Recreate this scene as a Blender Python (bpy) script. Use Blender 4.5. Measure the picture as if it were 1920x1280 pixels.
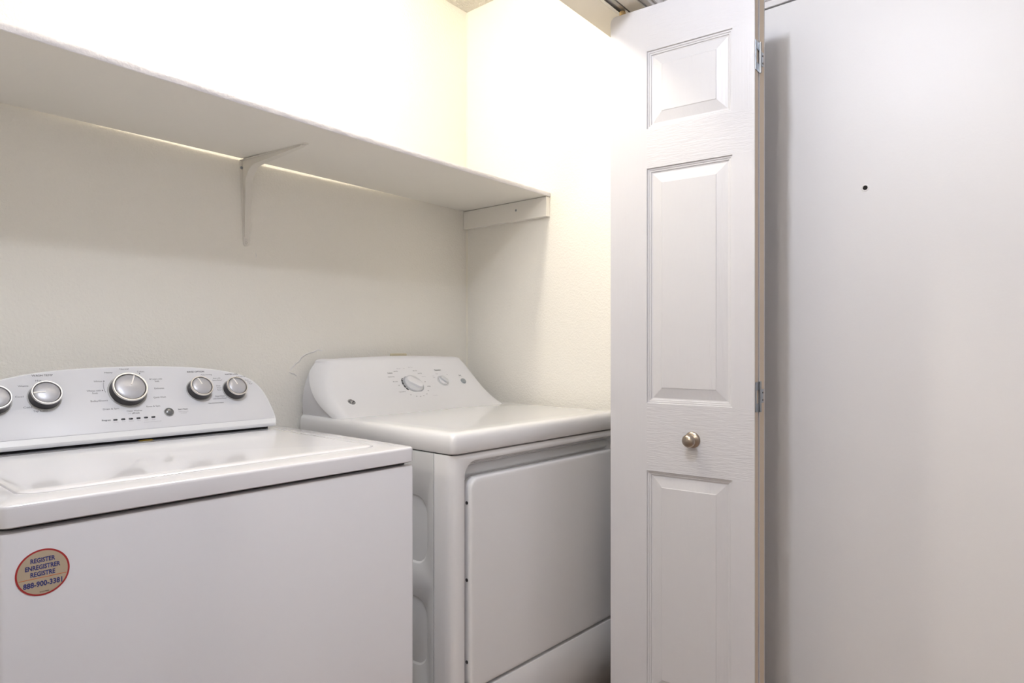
import bpy, bmesh, math, random
import numpy as np
from mathutils import Vector, Matrix, noise
random.seed(4)
for o in list(bpy.data.objects): bpy.data.objects.remove(o)
S = bpy.context.scene
COL = S.collection
PI = math.pi

# ------------------------------------------------------------------ camera, world, light, exposure
YAW = math.radians(41.78)
cd = bpy.data.cameras.new('camera'); cam = bpy.data.objects.new('camera', cd); COL.objects.link(cam)
cam.location = (0, 0, 1.122)
cam.rotation_euler = (PI/2, 0, YAW - PI/2)
cd.sensor_width = 36; cd.lens = 1260/1920*36; cd.shift_y = 6/1920; cd.clip_start = 0.02
S.camera = cam
W = bpy.data.worlds.new('world'); S.world = W; W.use_nodes = True
W.node_tree.nodes['Background'].inputs[0].default_value = (0.9, 0.93, 1, 1)
W.node_tree.nodes['Background'].inputs[1].default_value = 0.3
S.view_settings.view_transform = 'Standard'; S.view_settings.look = 'None'
S.view_settings.exposure = 0.27; S.view_settings.gamma = 1.0
S.view_settings.use_curve_mapping = False
CLOSET_LAMP = ((0.95, 1.36, 2.31), 0.05, (1.0, 0.908, 0.76), 215.0)
HALL_LAMP = ((0.42, 0.55, 2.275), 0.062, (0.945, 0.985, 1.09), 205.0)
FILL_LAMP = ((-1.7, -0.05, 2.30), 0.14, (1.06, 0.97, 0.86), 56.0)  # unseen lamp added as fill, lifts the shade on the entry door and walls

# ------------------------------------------------------------------ materials
def nodes(name):
    m = bpy.data.materials.new(name); m.use_nodes = True
    nt = m.node_tree; return m, nt, nt.nodes['Principled BSDF']
def N(nt, t, **kw):
    n = nt.nodes.new(t)
    for k, v in kw.items():
        if k.startswith('i_'): n.inputs[k[2:].replace('_', ' ')].default_value = v
        else: setattr(n, k, v)
    return n
def plain(name, col, rough=0.4, metal=0.0, coat=0.0, bump=0.0, bscale=200.0, var=0.0, spec=0.5):
    m, nt, b = nodes(name)
    b.inputs['Base Color'].default_value = (*col, 1); b.inputs['Roughness'].default_value = rough
    b.inputs['Metallic'].default_value = metal; b.inputs['Coat Weight'].default_value = coat
    b.inputs['Coat Roughness'].default_value = 0.06
    b.inputs['Specular IOR Level'].default_value = spec
    tc = N(nt, 'ShaderNodeTexCoord')
    if bump:
        n = N(nt, 'ShaderNodeTexNoise'); n.inputs['Scale'].default_value = bscale; n.inputs['Detail'].default_value = 3
        nt.links.new(tc.outputs['Object'], n.inputs['Vector'])
        bp = N(nt, 'ShaderNodeBump'); bp.inputs['Strength'].default_value = bump; bp.inputs['Distance'].default_value = 0.002
        nt.links.new(n.outputs['Fac'], bp.inputs['Height']); nt.links.new(bp.outputs['Normal'], b.inputs['Normal'])
    if var:
        n2 = N(nt, 'ShaderNodeTexNoise'); n2.inputs['Scale'].default_value = 3.0; n2.inputs['Detail'].default_value = 4
        nt.links.new(tc.outputs['Object'], n2.inputs['Vector'])
        mx = N(nt, 'ShaderNodeMix', data_type='RGBA')
        mx.inputs[6].default_value = (*[c*(1-var) for c in col], 1); mx.inputs[7].default_value = (*[min(1, c*(1+var)) for c in col], 1)
        nt.links.new(n2.outputs['Fac'], mx.inputs[0]); nt.links.new(mx.outputs[2], b.inputs['Base Color'])
    return m
def emit(name, col, st):
    m, nt, b = nodes(name)
    b.inputs['Base Color'].default_value = (*col, 1)
    b.inputs['Emission Color'].default_value = (*col, 1); b.inputs['Emission Strength'].default_value = st
    return m
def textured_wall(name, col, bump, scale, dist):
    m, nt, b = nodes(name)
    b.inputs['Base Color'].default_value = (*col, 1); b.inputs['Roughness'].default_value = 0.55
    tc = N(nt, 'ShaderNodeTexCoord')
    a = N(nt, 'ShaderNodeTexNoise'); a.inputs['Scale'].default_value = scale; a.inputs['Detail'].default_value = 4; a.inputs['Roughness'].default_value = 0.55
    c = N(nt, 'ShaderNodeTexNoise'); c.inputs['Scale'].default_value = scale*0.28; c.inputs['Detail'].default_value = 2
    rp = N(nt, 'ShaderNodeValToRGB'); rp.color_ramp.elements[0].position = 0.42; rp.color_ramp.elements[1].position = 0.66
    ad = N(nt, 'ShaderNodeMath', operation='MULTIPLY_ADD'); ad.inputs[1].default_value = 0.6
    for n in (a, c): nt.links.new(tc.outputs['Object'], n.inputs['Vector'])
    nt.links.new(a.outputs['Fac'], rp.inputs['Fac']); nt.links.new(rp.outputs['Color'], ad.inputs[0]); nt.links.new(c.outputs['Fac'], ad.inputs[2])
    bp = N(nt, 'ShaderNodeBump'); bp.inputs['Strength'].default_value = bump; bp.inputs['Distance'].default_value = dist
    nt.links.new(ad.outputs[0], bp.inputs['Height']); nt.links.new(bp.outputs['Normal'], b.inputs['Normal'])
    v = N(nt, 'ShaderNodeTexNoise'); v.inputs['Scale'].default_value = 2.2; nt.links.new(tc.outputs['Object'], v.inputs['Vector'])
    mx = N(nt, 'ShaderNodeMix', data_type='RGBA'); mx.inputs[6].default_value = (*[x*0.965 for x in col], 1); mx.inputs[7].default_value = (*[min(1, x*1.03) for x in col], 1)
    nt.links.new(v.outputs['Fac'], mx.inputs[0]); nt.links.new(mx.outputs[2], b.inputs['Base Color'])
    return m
def grain(name, col, axis, strength, cathedral=False):
    """moulded wood grain relief; axis = long direction of the grain (0 x, 2 z)"""
    m, nt, b = nodes(name)
    b.inputs['Base Color'].default_value = (*col, 1); b.inputs['Roughness'].default_value = 0.38
    tc = N(nt, 'ShaderNodeTexCoord'); mp = N(nt, 'ShaderNodeMapping')
    sc = [330, 330, 330]; sc[axis] = 7
    if cathedral: sc = [150, 150, 12]
    mp.inputs['Scale'].default_value = sc
    nt.links.new(tc.outputs['Object'], mp.inputs['Vector'])
    n = N(nt, 'ShaderNodeTexNoise'); n.inputs['Scale'].default_value = 1; n.inputs['Detail'].default_value = 2; n.inputs['Distortion'].default_value = 0.3
    nt.links.new(mp.outputs['Vector'], n.inputs['Vector'])
    h = n.outputs['Fac']
    if cathedral:
        mp2 = N(nt, 'ShaderNodeMapping'); mp2.inputs['Scale'].default_value = (13, 13, 1.7)
        mp2.inputs['Location'].default_value = (0.3, 0, 0.2)
        nt.links.new(tc.outputs['Object'], mp2.inputs['Vector'])
        n3 = N(nt, 'ShaderNodeTexNoise'); n3.inputs['Scale'].default_value = 1; n3.inputs['Detail'].default_value = 1
        nt.links.new(mp2.outputs['Vector'], n3.inputs['Vector'])
        ml = N(nt, 'ShaderNodeMath', operation='MULTIPLY'); ml.inputs[1].default_value = 85
        sn = N(nt, 'ShaderNodeMath', operation='SINE')
        nt.links.new(n3.outputs['Fac'], ml.inputs[0]); nt.links.new(ml.outputs[0], sn.inputs[0])
        ad = N(nt, 'ShaderNodeMath', operation='MULTIPLY_ADD'); ad.inputs[1].default_value = 0.16
        nt.links.new(sn.outputs[0], ad.inputs[0]); nt.links.new(h, ad.inputs[2]); h = ad.outputs[0]
    bp = N(nt, 'ShaderNodeBump'); bp.inputs['Strength'].default_value = strength; bp.inputs['Distance'].default_value = 0.0012
    nt.links.new(h, bp.inputs['Height']); nt.links.new(bp.outputs['Normal'], b.inputs['Normal'])
    return m

M = dict(
    wall=textured_wall('cream_wall_paint', (0.90, 0.875, 0.81), 0.34, 150, 0.003),
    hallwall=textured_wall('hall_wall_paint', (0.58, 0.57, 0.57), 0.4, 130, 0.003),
    popcorn=textured_wall('popcorn_ceiling', (0.82, 0.80, 0.75), 1.0, 90, 0.012),
    shelf=plain('shelf_paint', (0.89, 0.865, 0.81), 0.45, bump=0.12, bscale=90, var=0.03),
    shelfedge=plain('rough_shelf_edge_paint', (0.80, 0.79, 0.83), 0.5, bump=0.9, bscale=160, var=0.05),
    trim=plain('trim_paint', (0.82, 0.80, 0.80), 0.35, var=0.02),
    soffit=plain('header_soffit_paint', (0.80, 0.76, 0.69), 0.45, bump=0.15, bscale=60, var=0.03),
    enamel=plain('white_washer_enamel', (0.785, 0.78, 0.81), 0.22, coat=0.8, var=0.01),
    denamel=plain('white_dryer_enamel', (0.825, 0.825, 0.835), 0.2, coat=0.7, var=0.01),
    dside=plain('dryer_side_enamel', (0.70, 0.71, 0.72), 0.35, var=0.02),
    plastic=plain('white_console_plastic', (0.84, 0.85, 0.87), 0.25, coat=0.2),
    dplastic=plain('white_dryer_plastic', (0.83, 0.83, 0.85), 0.3, coat=0.2),
    dplate=plain('grey_end_plate', (0.68, 0.68, 0.71), 0.4),
    panel=plain('grey_control_overlay', (0.70, 0.705, 0.74), 0.4, var=0.015),
    dark=plain('dark_gap', (0.02, 0.02, 0.022), 0.6),
    charcoal=plain('charcoal_knob_plastic', (0.035, 0.032, 0.034), 0.3),
    chrome=plain('chrome', (0.74, 0.72, 0.70), 0.28, metal=1),
    cap=plain('satin_grey_knob_cap', (0.44, 0.44, 0.47), 0.34, metal=0.25, coat=0.6),
    pointer=plain('pale_pointer', (0.92, 0.90, 0.86), 0.3),
    bezel=plain('knob_shadow_ring', (0.42, 0.42, 0.42), 0.4),
    ink=plain('grey_ink', (0.17, 0.17, 0.19), 0.6),
    inkdark=plain('dark_ink', (0.05, 0.05, 0.06), 0.6),
    inklight=plain('pale_ink', (0.42, 0.42, 0.45), 0.6),
    led=plain('dark_indicator', (0.03, 0.03, 0.035), 0.25),
    button=plain('grey_button', (0.17, 0.175, 0.18), 0.25, metal=0.3, coat=0.5),
    dbutton=plain('grey_dryer_button', (0.36, 0.39, 0.41), 0.4),
    dgrey=plain('pale_grey_knob_plastic', (0.66, 0.67, 0.69), 0.3),
    dring=plain('grey_dial_ring', (0.45, 0.46, 0.49), 0.4),
    stick=plain('beige_sticker_paper', (0.52, 0.43, 0.315), 0.5),
    red=plain('red_sticker_ink', (0.42, 0.028, 0.03), 0.45),
    navy=plain('navy_sticker_ink', (0.035, 0.045, 0.20), 0.5),
    orange=plain('orange_sticker_ink', (0.62, 0.17, 0.05), 0.5),
    yellow=plain('yellow_residue', (0.72, 0.47, 0.05), 0.6),
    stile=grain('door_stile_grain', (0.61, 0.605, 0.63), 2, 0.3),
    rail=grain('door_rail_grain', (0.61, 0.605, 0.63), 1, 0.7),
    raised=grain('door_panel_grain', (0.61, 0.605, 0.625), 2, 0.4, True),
    mould=plain('door_moulding', (0.80, 0.795, 0.82), 0.35),
    mdf=plain('tan_door_edge', (0.67, 0.56, 0.44), 0.6, bump=0.3, bscale=180, var=0.06),
    zinc=plain('zinc_steel', (0.40, 0.43, 0.47), 0.32, metal=1),
    nickel=plain('brushed_nickel', (0.42, 0.36, 0.30), 0.30, metal=1),
    trackm=plain('track_steel', (0.50, 0.49, 0.48), 0.35, metal=0.8),
    brass=plain('brass_roller', (0.60, 0.44, 0.22), 0.35, metal=0.7),
    slab=plain('entry_door_paint', (0.80, 0.79, 0.795), 0.42, coat=0.0, bump=0.10, bscale=150, var=0.02),
    bracket=plain('painted_bracket', (0.79, 0.76, 0.70), 0.4, bump=0.1, bscale=60),
    ivory=plain('ivory_outlet_plastic', (0.72, 0.66, 0.48), 0.4),
    caulk=plain('corner_caulk', (0.86, 0.825, 0.72), 0.6, bump=0.3, bscale=120, var=0.06),
    floor=plain('warm_brown_floor', (0.34, 0.25, 0.195), 0.5, bump=0.2, bscale=60, var=0.15),
    hole=plain('hole_black', (0.01, 0.008, 0.006), 0.8),
    rim=plain('peephole_rim', (0.88, 0.87, 0.86), 0.35),
    crack=plain('peeling_paint', (0.88, 0.865, 0.84), 0.6),
)

# ------------------------------------------------------------------ helpers
ROOT = {}
def put(o, parent):
    COL.objects.link(o)
    if parent is not None:
        o.parent = parent
        base = ROOT[parent.name]
        ROOT[o.name] = base
        if o.type == 'MESH': o.data.transform(base.inverted())
    else:
        ROOT[o.name] = Matrix.Identity(4)
    return o
def thing(name, label, cat, loc, group=None):
    o = bpy.data.objects.new(name, None); COL.objects.link(o); o.location = loc
    o.empty_display_size = 0.05
    o['label'] = label; o['category'] = cat
    if group: o['group'] = group
    ROOT[o.name] = Matrix.Translation(loc)
    return o
def obj(name, bm, mats, parent=None, smooth=35, label=None, recalc=True):
    if recalc: bmesh.ops.recalc_face_normals(bm, faces=bm.faces)
    me = bpy.data.meshes.new(name); bm.to_mesh(me); bm.free()
    if not isinstance(mats, (list, tuple)): mats = [mats]
    for m in mats: me.materials.append(m)
    if smooth:
        me.polygons.foreach_set('use_smooth', [True]*len(me.polygons))
        me.set_sharp_from_angle(angle=math.radians(smooth))
    o = put(bpy.data.objects.new(name, me), parent)
    if label: o['label'] = label
    if name.endswith(('lettering', 'seam', 'slots', 'scale', 'monogram', 'part_number')) : o['kind'] = 'stuff'
    return o
def struct(name, bm, mats, smooth=35, parent=None):
    o = obj(name, bm, mats, parent, smooth)
    if parent is None: o['kind'] = 'structure'
    return o
def frame(o, x, y, z):
    m = Matrix.Identity(4)
    for i, v in enumerate((x, y, z, o)):
        for r in range(3): m[r][i] = v[r]
    return m
def box(bm, x0, x1, y0, y1, z0, z1, T=None, bev=0.0, seg=2):
    r = bmesh.ops.create_cube(bm, size=1)
    for v in r['verts']:
        v.co = Vector((x0+(v.co.x+.5)*(x1-x0), y0+(v.co.y+.5)*(y1-y0), z0+(v.co.z+.5)*(z1-z0)))
    vs = r['verts']
    if bev:
        es = list({e for v in vs for e in v.link_edges})
        g = bmesh.ops.bevel(bm, geom=es, offset=bev, segments=seg, affect='EDGES', profile=0.5)
        vs = list({v for f in g['faces'] for v in f.verts} | {v for v in vs if v.is_valid})
    if T is not None:
        for v in vs: v.co = T @ v.co
    return vs
def rrect(x0, x1, y0, y1, r, n=6):
    r = max(min(r, (x1-x0)/2-1e-5, (y1-y0)/2-1e-5), 1e-5)
    pts = []
    for cx, cy, a in ((x1-r, y1-r, 0), (x0+r, y1-r, PI/2), (x0+r, y0+r, PI), (x1-r, y0+r, 1.5*PI)):
        for i in range(n+1):
            t = a + PI/2*i/n; pts.append((cx+r*math.cos(t), cy+r*math.sin(t)))
    return pts
def loft(bm, rings, cap0=True, cap1=True, T=None, closed=True):
    R = []
    for ring in rings:
        R.append([bm.verts.new((T @ Vector(p)) if T is not None else p) for p in ring])
    n = len(R[0])
    for a, b in zip(R, R[1:]):
        for i in range(n if closed else n-1):
            j = (i+1) % n
            try: bm.faces.new((a[i], a[j], b[j], b[i]))
            except ValueError: pass
    if cap0: bm.faces.new(R[0][::-1])
    if cap1: bm.faces.new(R[-1])
    return R
def rect_loft(bm, specs, T=None, cap0=True, cap1=True, n=6):
    """specs: (x0,x1,y0,y1,r,z) rings"""
    return loft(bm, [[(x, y, z) for x, y in rrect(x0, x1, y0, y1, r, n)] for x0, x1, y0, y1, r, z in specs], cap0, cap1, T)
def slab(bm, x0, x1, y0, y1, r, prof, T=None, n=6, cap0=True, cap1=True):
    return rect_loft(bm, [(x0+i, x1-i, y0+i, y1-i, max(r-i, 0.0005), z) for i, z in prof], T, cap0, cap1, n)
def circ(r, z, n=32, ry=None):
    ry = r if ry is None else ry
    return [(r*math.cos(2*PI*i/n), ry*math.sin(2*PI*i/n), z) for i in range(n)]
def lathe(bm, prof, T=None, n=32, cap0=True, cap1=True):
    return loft(bm, [circ(max(r, 1e-5), z, n) for r, z in prof], cap0, cap1, T)
def offset_poly(P, d):
    n = len(P); out = []
    for i in range(n):
        a, b, c = Vector(P[i-1]), Vector(P[i]), Vector(P[(i+1) % n])
        e1 = (b-a).normalized(); e2 = (c-b).normalized()
        n1 = Vector((-e1.y, e1.x)); n2 = Vector((-e2.y, e2.x))
        m = n1+n2; m = m.normalized() if m.length > 1e-6 else n1
        k = d/max(m.dot(n1), 0.5)
        out.append((b.x+m.x*k, b.y+m.y*k))
    return out
def tube(bm, pts, r, n=6, T=None):
    rings = []
    pts = [Vector(p) for p in pts]
    for i, p in enumerate(pts):
        t = (pts[min(i+1, len(pts)-1)]-pts[max(i-1, 0)]).normalized()
        u = t.orthogonal().normalized(); v = t.cross(u)
        if i and u.dot(pu) < 0: u, v = -u, -v
        pu = u
        rings.append([tuple(p+(u*math.cos(2*PI*k/n)+v*math.sin(2*PI*k/n))*(r if not callable(r) else r(i))) for k in range(n)])
    loft(bm, rings, True, True, T)
def text(bm, s, T, height=None, width=None, bold=0.0, space=1.0, squash=None):
    """flat lettering centred on the frame T; width and cap height in metres"""
    c = bpy.data.curves.new('lettering', 'FONT'); c.body = s; c.size = 1; c.align_x = 'CENTER'; c.align_y = 'CENTER'
    c.resolution_u = 2; c.offset = bold; c.space_character = space
    t = bpy.data.objects.new('lettering', c)
    me = bpy.data.meshes.new_from_object(t)
    co = np.empty(len(me.vertices)*3); me.vertices.foreach_get('co', co); co = co.reshape(-1, 3)
    if len(co):
        lo, hi = co.min(0), co.max(0); ctr = (lo+hi)/2; ctr[2] = 0
        cap = 0.70
        sy = height/cap if height else None
        sx = width/(hi[0]-lo[0]) if width else None
        if sx is None: sx = sy
        if sy is None: sy = sx
        for v in me.vertices:
            v.co = T @ Vector(((v.co.x-ctr[0])*sx, (v.co.y-ctr[1])*sy, 0))
        bm.from_mesh(me)
    bpy.data.objects.remove(t); bpy.data.meshes.remove(me); bpy.data.curves.remove(c)
def at(T, x, y, z=0, rot=0):
    return T @ Matrix.Translation((x, y, z)) @ Matrix.Rotation(rot, 4, 'Z')

# ------------------------------------------------------------------ the setting
A4 = math.radians(4.0)
OW = Vector((1.879, 1.92, 0))
WF = frame(OW, (math.cos(A4), math.sin(A4), 0), (-math.sin(A4), math.cos(A4), 0), (0, 0, 1))   # along the back wall
XR = 1.879; CZ = 2.445
def wl(x, y):  # world xy -> wall frame
    v = WF.inverted() @ Vector((x, y, 0)); return v.x, v.y

b = bmesh.new(); box(b, -2.15, 0.25, 0, 0.10, 0, CZ, WF); wall_back = struct('wall_back', b, M['wall'])
b = bmesh.new(); box(b, XR, XR+0.12, 0.80, 2.1, 0, CZ); struct('wall_right', b, M['wall'])
b = bmesh.new(); box(b, -2.10, -2.00, -0.95, 0.0, 0, CZ, WF); struct('wall_left', b, M['wall'])
# front partition with the opening: left stub, header, right stub
yi, yo = -0.7896, -0.955
XL = -1.93
for x0, x1, z0 in ((XL, -0.235, 2.04), (-3.6, XL, 0), (-0.235, 0.0, 0)):
    b = bmesh.new(); box(b, x0, x1, yo, yi, z0, CZ, WF)
    for v in b.verts:
        if v.co.x > XR: v.co.x = XR
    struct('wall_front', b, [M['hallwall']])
# finished lining under the header and on the jambs
b = bmesh.new()
box(b, XL, -0.235, -0.8775, yi-0.001, 2.0345, 2.0395, WF, 0.0015, 1)
box(b, XL, -0.235, yo+0.001, -0.9105, 2.0345, 2.0395, WF, 0.0015, 1)
struct('trim_1', b, M['soffit'])
b = bmesh.new()   # casing round the opening on the hall side
for y0, y1, z0, z1 in ((-0.971, yo, 2.040, 2.105), (-0.977, -0.971, 2.05, 2.062), (-0.977, -0.971, 2.078, 2.095)):
    box(b, XL-0.065, -0.17, y0, y1, z0, z1, WF, 0.002, 1)
box(b, XL-0.065, XL, -0.971, yo, 0, 2.04, WF, 0.002, 1)
box(b, -0.235, -0.17, -0.971, yo, 0, 2.04, WF, 0.002, 1)
struct('trim_2', b, M['trim'])
# caulk bead in the back right corner
b = bmesh.new()
pts = []
for i in range(60):
    z = 0.02 + i*(CZ-0.03)/59
    k = 0.0035+0.0018*noise.noise(Vector((3.1, 0, z*9)))
    pts.append([(XR-k*1.3, OW.y-0.0935*0+0.0-k*0.1, z), (XR-k*0.45, OW.y-k*0.55, z), (XR-0.0001, OW.y-k*1.3, z)])
loft(b, pts, False, False, None, closed=False); struct('trim_3', b, M['caulk'])

# entry wall south of the closet with the entry door opening
DX = 1.87
b = bmesh.new()
box(b, XR, XR+0.12, 0.785, 0.80, 0, CZ); box(b, XR, XR+0.12, -1.1, -0.165, 0, CZ); box(b, XR, XR+0.12, -0.165, 0.785, 2.09, CZ)
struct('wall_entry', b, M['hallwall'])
b = bmesh.new()   # steel style frame head and jambs: face, groove, stop
z0 = 2.0595
box(b, 1.868, XR+0.06, -0.19, 0.81, z0, z0+0.0135, None, 0.0015, 1)
box(b, 1.8735, XR+0.06, -0.19, 0.81, z0+0.0135, z0+0.0205)
box(b, 1.866, XR+0.06, -0.20, 0.815, z0+0.0205, z0+0.058, None, 0.002, 1)
for y0, y1 in ((0.769, 0.815), (-0.20, -0.152)):
    box(b, 1.866, XR+0.06, y0, y1, 0, z0, None, 0.002, 1)
struct('trim_4', b, M['trim'])
b = bmesh.new(); box(b, DX, DX+0.044, -0.148, 0.766, 0.012, 2.0555, None, 0.0015, 1)
door1 = struct('door_1', b, M['slab'])
door1['label'] = 'plain white flush entry door with a small peephole'
PT = frame((DX, 0.468, 1.520), (0, -1, 0), (0, 0, 1), (-1, 0, 0))
b = bmesh.new(); lathe(b, [(0.0056, 0.0), (0.0057, 0.0010), (0.0064, 0.0019), (0.0082, 0.0016), (0.0094, 0.0)], PT, 28, False, False)
obj('peephole_ring', b, M['rim'], door1, label='pale rim of the peephole')
b = bmesh.new(); lathe(b, [(0.0057, 0.0004), (0.001, 0.0003)], PT, 24)
obj('peephole_bore', b, M['hole'], door1)

b = bmesh.new(); box(b, -3.6, 2.0, -1.2, 2.15, -0.08, 0); struct('floor', b, M['floor'])
b = bmesh.new(); box(b, -3.6, 2.0, -1.2, 2.15, CZ, CZ+0.08); struct('ceiling', b, M['popcorn'])
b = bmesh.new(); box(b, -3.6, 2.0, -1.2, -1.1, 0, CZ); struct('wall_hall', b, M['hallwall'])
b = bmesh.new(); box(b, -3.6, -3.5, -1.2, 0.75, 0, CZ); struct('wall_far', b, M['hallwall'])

# paint blister on the back wall
b = bmesh.new()
def bw(x, z, d):   # point on the back wall, d in front of it
    lx = (x-OW.x)/math.cos(A4); p = WF @ Vector((lx, -d, 0)); return Vector((p.x, p.y, z))
for path in ([(1.072, 1.045), (1.085, 1.058), (1.094, 1.066), (1.106, 1.072), (1.113, 1.083), (1.125, 1.091), (1.142, 1.097), (1.158, 1.100), (1.172, 1.107), (1.19, 1.104)],
             [(1.068, 1.040), (1.076, 1.036), (1.086, 1.034), (1.094, 1.028)],
             [(0.958, 1.389), (0.960, 1.382), (0.958, 1.376)]):
    n = len(path); pts = []
    for i, (x, z) in enumerate(path):
        k = 0.0024*math.sin(PI*(i+0.3)/n)
        pts.append([tuple(bw(x, z+0.0012, 0.0002)), tuple(bw(x+0.001, z, k)), tuple(bw(x+0.0018, z-0.0034, 0.0001))])
    loft(b, pts, False, False, None, closed=False)
obj('paint_blister', b, M['crack'], wall_back, 0)

# ------------------------------------------------------------------ shelf
shelf = thing('wall_shelf', 'long cream painted plywood shelf on the closet back wall above both machines', 'shelf', (1.0, 1.65, 1.65))
b = bmesh.new()
SZ, ST = 1.6495, 0.0140
nx = 150; rings = []
for i in range(nx+1):
    t = i/nx; lx = -1.998+(1.998-0.022)*t
    sag = -0.0045*math.sin(PI*t)**1.0 if True else 0
    back = -0.0010-0.0120*max(0, math.sin(PI*min(1, max(0, (lx+1.64)/1.50))))**0.9
    fr = -0.4255
    j = lambda s: 0.0011*noise.noise(Vector((lx*26, s, 0)))+0.0006*noise.noise(Vector((lx*90, s, 5)))
    ex = 0.0
    ring = []
    for (y, z, sg) in ((back, 0, 0), (back*1.0, ST, 0), (-0.2, ST, 0.5), (fr+0.0014+j(2), ST+j(6)*0.9, 1), (fr-0.0005+j(1), ST*0.72, 1), (fr+j(4), ST*0.35, 1), (fr+0.0003, 0.0012, 1), (fr+0.0015, 0, 1), (-0.2, 0, 0.5)):
        x = lx
        if i == nx:      # cut square against the right wall
            x = (XR-0.0015-OW.x+y*math.sin(A4))/math.cos(A4)
        ring.append((x, y, SZ+z+sag*sg))
    rings.append(ring)
loft(b, rings, True, True, WF)
for f in b.faces: f.material_index = 0
inv = WF.inverted()
for f in b.faces:
    c = inv @ f.calc_center_median()
    if c.y < -0.4235 and c.z > SZ-0.004 and abs(f.normal.z) < 2:
        f.material_index = 1
obj('shelf_board', b, [M['shelf'], M['shelfedge']], shelf, 40)
b = bmesh.new(); box(b, XR-0.0215, XR-0.0002, 1.4965, 1.9175, 1.578, 1.6480, None, 0.0012, 1)
cleat = obj('support_cleat', b, M['shelf'], shelf)
b = bmesh.new(); ST1 = frame((XR-0.0216, 1.640, 1.617), (0, -1, 0), (0, 0, 1), (-1, 0, 0)); lathe(b, [(0.0042, 0), (0.004, 0.001), (0.0015, 0.0012)], ST1, 14)
obj('screw', b, M['zinc'], cleat)
# stamped steel bracket
BX = -0.952; bt = 1.6458
LT = WF @ Matrix.Translation((BX, -0.0005, 0)) @ Matrix(((1, 0, 0, 0), (0, 0, -1, 0), (0, 1, 0, 0), (0, 0, 0, 1)))   # x along wall, y up, z out of wall
def tongue(L, w0, w1, n=10):
    P = [(w0, 0), (w1, -L+w1)]
    for i in range(1, n): P.append((w1*math.cos(-PI*i/n), -L+w1+w1*math.sin(-PI*i/n)))
    P += [(-w1, -L+w1), (-w0, 0)]
    return P[::-1]
b = bmesh.new()
T1 = LT @ Matrix.Translation((0, bt, 0))
def plate(P, T, t):
    rr = []
    for d, z in ((0, 0), (0, t*0.6), (0.0012, t)):
        rr.append([(x, y, z) for x, y in offset_poly(P, d)])
    loft(b, rr, True, True, T)
plate(tongue(0.242, 0.021, 0.0095), T1, 0.0022)
T2 = WF @ Matrix.Translation((BX, -0.001, bt+0.0015)) @ Matrix(((1, 0, 0, 0), (0, 1, 0, 0), (0, 0, -1, 0), (0, 0, 0, 1)))
P = tongue(0.292, 0.021, 0.0085)
plate([(x, y) for x, y in P], T2, 0.0022)
# channel web with curved inner corner
prof = []
for i in range(9): prof.append((0.0052+0.010*(i/8)**1.2, -0.215+0.150*i/8))
for i in range(1, 9):
    a = PI/2*i/9; prof.append((0.0152+0.055*(1-math.cos(a)), -0.065+0.049*math.sin(a)))
for i in range(9): prof.append((0.0702+0.195*i/8, -0.0160+0.0115*i/8))
outer = [(0.001, -0.222)]+prof+[(0.272, -0.002), (0.268, -0.0005), (0.001, -0.0005)]
def web(hw):
    T = WF @ Matrix.Translation((BX, -0.0005, bt))
    def wd(d, z):
        q = min(1, (abs(d)+abs(z))/0.26) if True else 0
        return hw*(1-0.45*q)
    ra = [tuple(T @ Vector((-wd(d, z), -d, z))) for d, z in outer]
    rb = [tuple(T @ Vector((wd(d, z), -d, z))) for d, z in outer]
    loft(b, [ra, rb], True, True)
web(0.0125)
brk = obj('bracket', b, M['bracket'], shelf, 50, label='cream painted L bracket under the shelf')
for lx_, z_ in ((0.0-0.0, bt-0.232), (-0.0155, bt-0.020)):
    b = bmesh.new(); lathe(b, [(0.0045, 0.0022), (0.0042, 0.0034), (0.0018, 0.004), (0.0012, 0.0028)], LT @ Matrix.Translation((lx_, z_, 0)), 16); obj('screw', b, M['zinc'] if lx_ < 0 else M['bracket'], brk)
b = bmesh.new(); lathe(b, [(0.005, 0.002), (0.0046, 0.0042), (0.002, 0.005)], T2 @ Matrix.Translation((0, -0.276, 0)), 16); obj('screw', b, M['bracket'], brk)

# ------------------------------------------------------------------ outlet behind the dryer
ol = thing('outlet_plate', 'ivory outlet cover on the back wall peeking over the dryer console', 'outlet', tuple(bw(1.512, 1.033, 0)))
OT = frame(bw(1.512, 1.033, 0.0005), (math.cos(A4), math.sin(A4), 0), (0, 0, 1), (math.sin(A4), -math.cos(A4), 0))
b = bmesh.new(); slab(b, -0.0385, 0.0385, -0.058, 0.058, 0.004, [(0, 0), (0, 0.003), (0.003, 0.0055)], OT, 3); obj('cover_plate', b, M['ivory'], ol)
for s in (-1, 1):
    b = bmesh.new(); slab(b, -0.017, 0.017, s*0.02-0.0145, s*0.02+0.0145, 0.012, [(0, 0.005), (0, 0.0065), (0.001, 0.007)], OT, 5); sk = obj('socket', b, M['ivory'], ol)
    b = bmesh.new()
    for x in (-0.0065, 0.0065): box(b, x-0.001, x+0.001, s*0.02-0.003, s*0.02+0.005, 0.0068, 0.0072, OT)
    obj('socket_slots', b, M['hole'], sk)

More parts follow.
